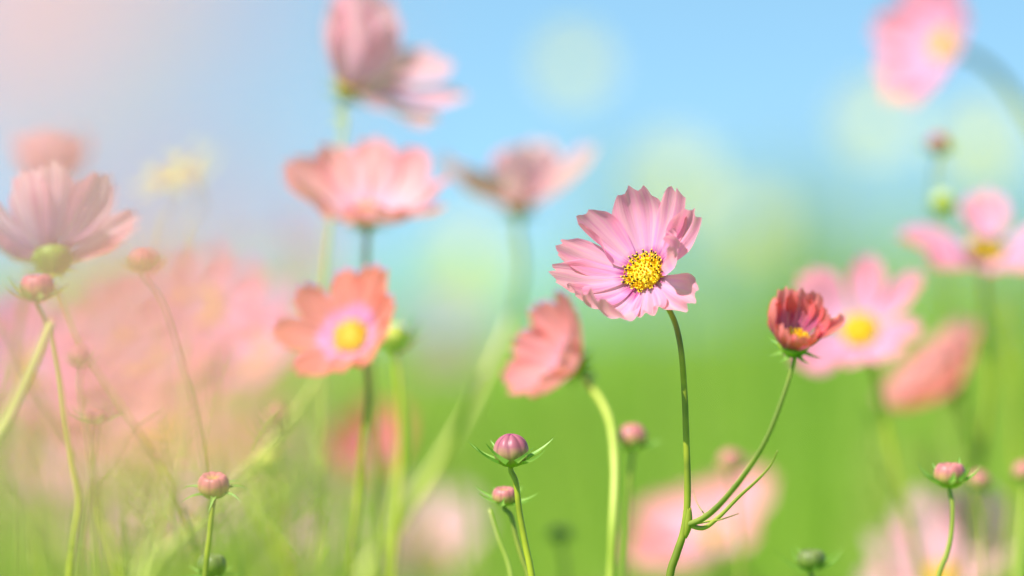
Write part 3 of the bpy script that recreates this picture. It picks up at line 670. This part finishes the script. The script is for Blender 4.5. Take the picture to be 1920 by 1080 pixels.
stem_thing("forked thin stem in the left haze leaning left", [(10, 610, 2.25), (60, 720, 2.25), (120, 810, 2.25), (170, 890, 2.25), (150, 950, 2.25), (140, 1090, 2.25)], .9, STEM_DUSK)
stem_thing("thin arching thread stem right of the left bud stem", [(300, 765, 2.15), (250, 800, 2.15), (210, 870, 2.15), (165, 930, 2.15), (150, 1080, 2.15)], .5, STEM_DUSK)

def thread_foliage():
    rnd = random.Random(77); b = MB()
    def frond(p, up, L, r):
        side = Vector((rnd.uniform(-1, 1), rnd.uniform(-1, 1), .2)).normalized(); drp = Vector((rnd.uniform(-.3, .3), 0, rnd.uniform(-.5, .1)))
        pts = [p + up * (L * t) + drp * (L * t * t * .5) for t in (0, .25, .5, .75, 1)]
        b.tube(pts, [r * k for k in (1, .9, .75, .55, .2)], 4, cap=False)
        for t in (.2, .35, .5, .65, .8):
            for sg in (-1, 1):
                q = p + up * (L * t) + drp * (L * t * t * .5); l2 = L * (.55 - .35 * t) * rnd.uniform(.6, 1.1)
                dr = (up * .8 + side * sg * .8).normalized()
                b.tube([q, q + dr * l2 * .5 + drp * l2 * .1, q + dr * l2 + drp * l2 * .3 + up * l2 * .2], [r * .7, r * .55, r * .12], 4, cap=False)
    for k in range(330):
        left = rnd.random() < .78
        px = rnd.uniform(-120, 860) if left else rnd.uniform(820, 2050)
        d = rnd.uniform(2.35, 3.5)
        py = rnd.uniform(800 if left else 1010, 1330) + (120 if 820 < px else 0)
        if 1.6 <= d < 1.95: py += 90
        a = rnd.uniform(-.6, .6)
        frond(at(px, py, d), Vector((math.sin(a), rnd.uniform(-.4, .4), math.cos(a))).normalized(), rnd.uniform(.025, .06), rnd.uniform(.00035, .0008))
    for k in range(150):     # a fine tangle of yellowish leaves at lower left
        px = rnd.uniform(-60, 620); d = rnd.choice((rnd.uniform(2.08, 2.2), rnd.uniform(2.2, 2.6))); a = rnd.uniform(-.9, .9)
        frond(at(px, rnd.uniform(830, 1180), d), Vector((math.sin(a), rnd.uniform(-.4, .4), math.cos(a))).normalized(), rnd.uniform(.02, .05), rnd.uniform(.0002, .00045))
    for k in range(70):      # sparser leaves among the flowers at right
        px = rnd.uniform(1560, 2000); d = rnd.uniform(2.25, 3.2); a = rnd.uniform(-.8, .8)
        frond(at(px, rnd.uniform(640 if px > 1850 else 900, 1200), d), Vector((math.sin(a), rnd.uniform(-.4, .4), math.cos(a))).normalized(), rnd.uniform(.03, .06), rnd.uniform(.0003, .0007))
    for k in range(420):     # upright thread stems under the frame that carry the leaves
        px = rnd.uniform(-100, 900) if rnd.random() < .8 else rnd.uniform(900, 2000); d = rnd.uniform(2.1, 3.8)
        top = rnd.uniform(880, 1300) if px < 880 else rnd.uniform(1060, 1320)
        t = at(px, top, d); g = Vector((t.x + rnd.uniform(-.09, .09), t.y + rnd.uniform(-.05, .05), 0))
        b.tube([t, t.lerp(g, .25) + Vector((rnd.uniform(-.012, .012), 0, 0)), t.lerp(g, .6), g], [.0004, .0009, .0012, .0013], 5, cap=False)
    o = link("feathery_foliage", b.mesh("feathery_foliage", LEAF)); o["kind"] = "stuff"
    o["label"] = "feathery thread-like green leaves and stalks filling the lower left"; o["category"] = "foliage"
thread_foliage()
